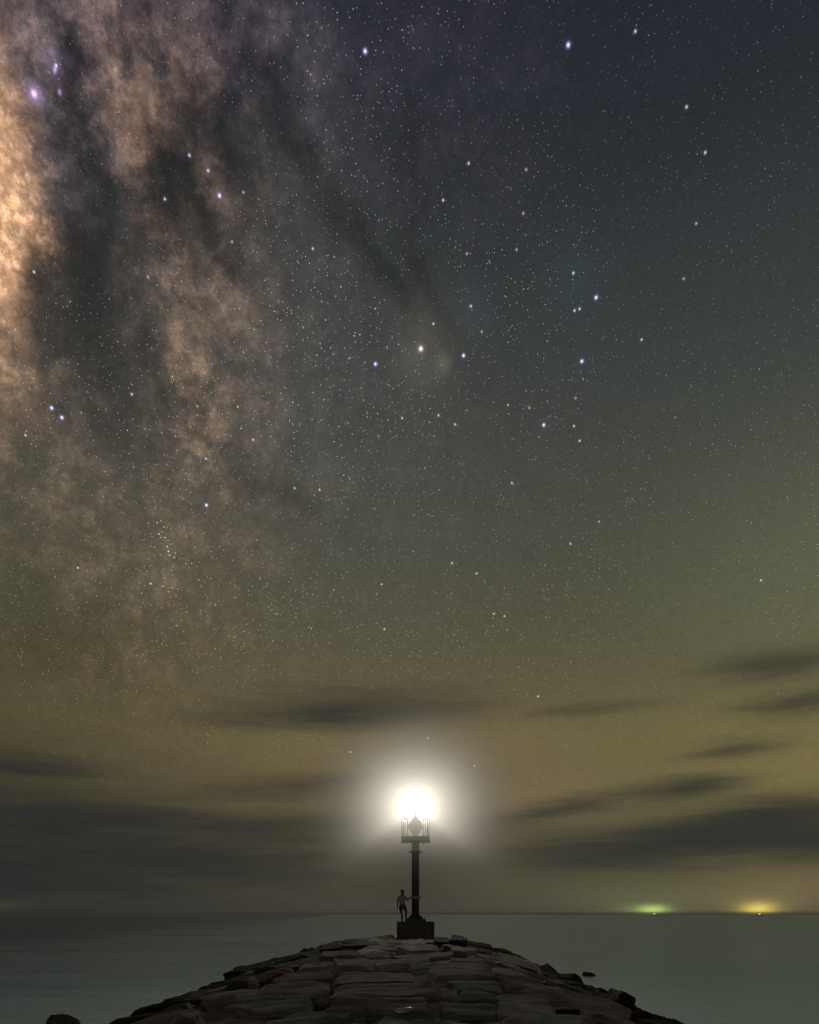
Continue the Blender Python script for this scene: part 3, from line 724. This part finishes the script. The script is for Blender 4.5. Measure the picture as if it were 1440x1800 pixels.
for s in 'lr':
    Bn += [('neckb', 'sh'+s), ('sh'+s, 'ua'+s), ('ua'+s, 'el'+s), ('el'+s, 'fa'+s), ('fa'+s, 'wr'+s), ('wr'+s, 'pa'+s),
           ('pelvis', 'hp'+s), ('hp'+s, 'th'+s), ('th'+s, 'kn'+s), ('kn'+s, 'ca'+s), ('ca'+s, 'an'+s), ('an'+s, 'he'+s), ('an'+s, 'ba'+s), ('ba'+s, 'to'+s)]
# fingers: left hand hanging and half curled, right hand closed over the clamp lug
for i, (oy, ln) in enumerate(((.030, .07), (.011, .08), (-.008, .075), (-.026, .06))):
    b = Vector((-.252, .052+oy, .765)); m1 = b+Vector((.006, .004, -ln*.5)); e = m1+Vector((.014, .002, -ln*.42))
    J['fl%d' % i] = (tuple(b), .010); J['gl%d' % i] = (tuple(m1), .009); J['hl%d' % i] = (tuple(e), .0075); Bn += [('pal', 'fl%d' % i), ('fl%d' % i, 'gl%d' % i), ('gl%d' % i, 'hl%d' % i)]
    b = Vector((.442, .150+oy*.9, 1.392-.004*i)); m1 = b+Vector((ln*.45, .02, -.010)); e = m1+Vector((ln*.20, .012, -ln*.45))
    J['fr%d' % i] = (tuple(b), .010); J['gr%d' % i] = (tuple(m1), .009); J['hr%d' % i] = (tuple(e), .0075); Bn += [('par', 'fr%d' % i), ('fr%d' % i, 'gr%d' % i), ('gr%d' % i, 'hr%d' % i)]
J['tl0'] = ((-.235, .088, .80), .011); J['tl1'] = ((-.232, .108, .765), .009); Bn += [('pal', 'tl0'), ('tl0', 'tl1')]
J['tr0'] = ((.425, .118, 1.352), .011); J['tr1'] = ((.452, .112, 1.332), .009); Bn += [('par', 'tr0'), ('tr0', 'tr1')]
body = skin('body', J, Bn, 'pelvis', 'skin', person)
TS = {'hem': ((.012, 0, .90), (.178, .14)), 'w': ((.0, 0, 1.05), (.165, .135)), 'c': ((0, -.005, 1.26), (.188, .145)), 'n': ((.0, -.003, 1.405), (.115, .10)), 'col': ((.004, .005, 1.465), (.068, .066)),
      'sl': ((-.165, -.01, 1.40), .080), 'el': ((-.225, -.015, 1.27), .070), 'tl': ((-.245, -.018, 1.19), .066), 'sr': ((.17, -.005, 1.405), .080), 'er': ((.235, .0, 1.315), .070), 'tr': ((.272, .012, 1.245), .064)}
skin('t_shirt', TS, [('hem', 'w'), ('w', 'c'), ('c', 'n'), ('n', 'col'), ('n', 'sl'), ('sl', 'el'), ('el', 'tl'), ('n', 'sr'), ('sr', 'er'), ('er', 'tr')], 'c', 'shirt', person)
SH = {'p': ((.015, 0, .95), (.165, .118)), 'l0': ((-.085, 0, .84), .110), 'l1': ((-.07, .0, .70), .104), 'l2': ((-.056, .008, .565), .096),
      'r0': ((.115, .01, .84), .110), 'r1': ((.165, .09, .71), .102), 'r2': ((.205, .15, .605), .094)}
skin('shorts', SH, [('p', 'l0'), ('l0', 'l1'), ('l1', 'l2'), ('p', 'r0'), ('r0', 'r1'), ('r1', 'r2')], 'p', 'shorts', person)
HR = {'a': ((.016, -.035, 1.60), (.072, .055)), 'b': ((.016, -.008, 1.66), (.090, .098)), 'c': ((.010, .012, 1.715), (.076, .085)), 'd': ((-.03, .05, 1.742), (.040, .035))}
skin('hair', HR, [('a', 'b'), ('b', 'c'), ('c', 'd')], 'b', 'hair', person)
for s, a in (('l', 1), ('r', 1)):
    h, b, t = J['he'+s][0], J['ba'+s][0], J['to'+s][0]; an = Vector(J['an'+s][0])
    skin('shoe', {'an': (tuple(an+Vector((0, -.005, -.02))), .045), 'h': ((h[0], h[1], h[2]+.006), (.042, .040)), 'b': ((b[0], b[1], b[2]+.010), (.044, .040)), 't': ((t[0], t[1], t[2]+.012), .034)},
         [('an', 'h'), ('h', 'b'), ('b', 't')], 'h', 'shoe', person)
for s in (-1, 1):
    m_ = MB(); bmesh.ops.create_uvsphere(m_.bm, u_segments=8, v_segments=6, radius=.012, matrix=Matrix.Translation((.012+s*.032, .092, 1.635))); m_.build('eye', M['eye'], person, smooth=True)

# ------------------------------------------------------------------ boats on the horizon
def boat(px, Y, label, col, power, L=22):
    p = at(px, 0, Y)
    b = empty('fishing_boat', (p.x, Y, 0), label, 'boat', 'lit fishing boats on the horizon', rz=.15)
    m_ = MB(); prof = [(-L/2, 1.3, 2.4), (-L*.3, 2.3, 2.1), (0, 2.6, 2.0), (L*.3, 2.2, 2.6), (L/2, .1, 3.9)]
    rows = [[m_.bm.verts.new(v) for v in ((x, -w, zt_), (x*.93, -w*.55, -.4), (x*.93, w*.55, -.4), (x, w, zt_))] for x, w, zt_ in prof]
    for A, B in zip(rows, rows[1:]):
        for i in range(4): m_.bm.faces.new((A[i], A[(i+1) % 4], B[(i+1) % 4], B[i]))
    m_.bm.faces.new(rows[0]); m_.bm.faces.new(rows[-1][::-1])
    m_.build('hull', M['hull'], b)
    MB().box((-L*.22, 0, 3.4), (L*.22, 3.4, 2.6), bev=.1).build('wheelhouse', M['white'], b)
    MB().tube((-L*.22, 0, 4.7), (-L*.22, 0, 9.5), .12, .06).build('mast', M['hull'], b)
    MB().tube((L*.2, 0, 2.5), (L*.2, 0, 8), .12, .06).build('mast', M['hull'], b)
    MB().tube((-L*.22, 0, 6.3), (L*.2, 0, 6.3), .05).build('lamp_wire', M['hull'], b)
    e = emis('fishing_lamp', col, power); e.cycles.emission_sampling = 'NONE'
    for k in range(7):
        m_ = MB(); bmesh.ops.create_uvsphere(m_.bm, u_segments=6, v_segments=4, radius=.28, matrix=Matrix.Translation((-L*.18+k*L*.055, 0, 6.0))); m_.build('fishing_lamp', e, b)
boat(1151, 3000, 'tiny fishing boat under the green glow on the horizon', (.75, 1.0, .45), 14)
boat(1335, 2800, 'tiny fishing boat under the yellow glow on the horizon', (1.0, .85, .40), 16)

# ------------------------------------------------------------------ haze
HZ = MB().box((0, 5880, 10.5), (14200, 12800, 35))
m = bpy.data.materials.new('haze'); m.use_nodes = True; m.node_tree.nodes.clear()
pv = m.node_tree.nodes.new('ShaderNodeVolumePrincipled')
pv.inputs['Color'].default_value = (.95, .96, 1.0, 1); pv.inputs['Density'].default_value = 3e-5; pv.inputs['Anisotropy'].default_value = .93
m.node_tree.links.new(pv.outputs[0], m.node_tree.nodes.new('ShaderNodeOutputMaterial').inputs['Volume'])
m.cycles.volume_sampling = 'EQUIANGULAR'
tag(HZ.build('haze', m), kind='stuff')
# added ball of fog round the lamp, shaped to imitate its glare
MR = 7.4
m_ = MB(); bmesh.ops.create_icosphere(m_.bm, subdivisions=4, radius=MR)
m = bpy.data.materials.new('glow_mist'); m.use_nodes = True; m.node_tree.nodes.clear(); t = T(m.node_tree)
pv2 = t.node('ShaderNodeVolumePrincipled'); pv2.inputs['Color'].default_value = (.97, .97, .96, 1); pv2.inputs['Anisotropy'].default_value = 0.0
oc = t.node('ShaderNodeTexCoord').outputs['Object']
rad = S(m.node_tree, t.vm('LENGTH', oc, out=1))/MR
ld = S(m.node_tree, t.vm('DISTANCE', oc, (0, -2.3, 0), out=1))      # thinned next to the lamp so that its glow falls off softly
t.link((rad*-1.0+1.0).m('MAXIMUM', 0.0).pw(1.5)*ld.step(.2, 3.6, .24, 1.0)*.33, pv2.inputs['Density'])
t.link(pv2.outputs[0], t.node('ShaderNodeOutputMaterial').inputs['Volume'])
m.cycles.volume_sampling = 'EQUIANGULAR'
glow_mist = tag(m_.build('glow_mist', m), kind='stuff'); glow_mist.location = (BX, BY+2.3, TOP+zl)   # set mostly behind the lamp so that the glow veils the mast less
print('stones', n_stone)
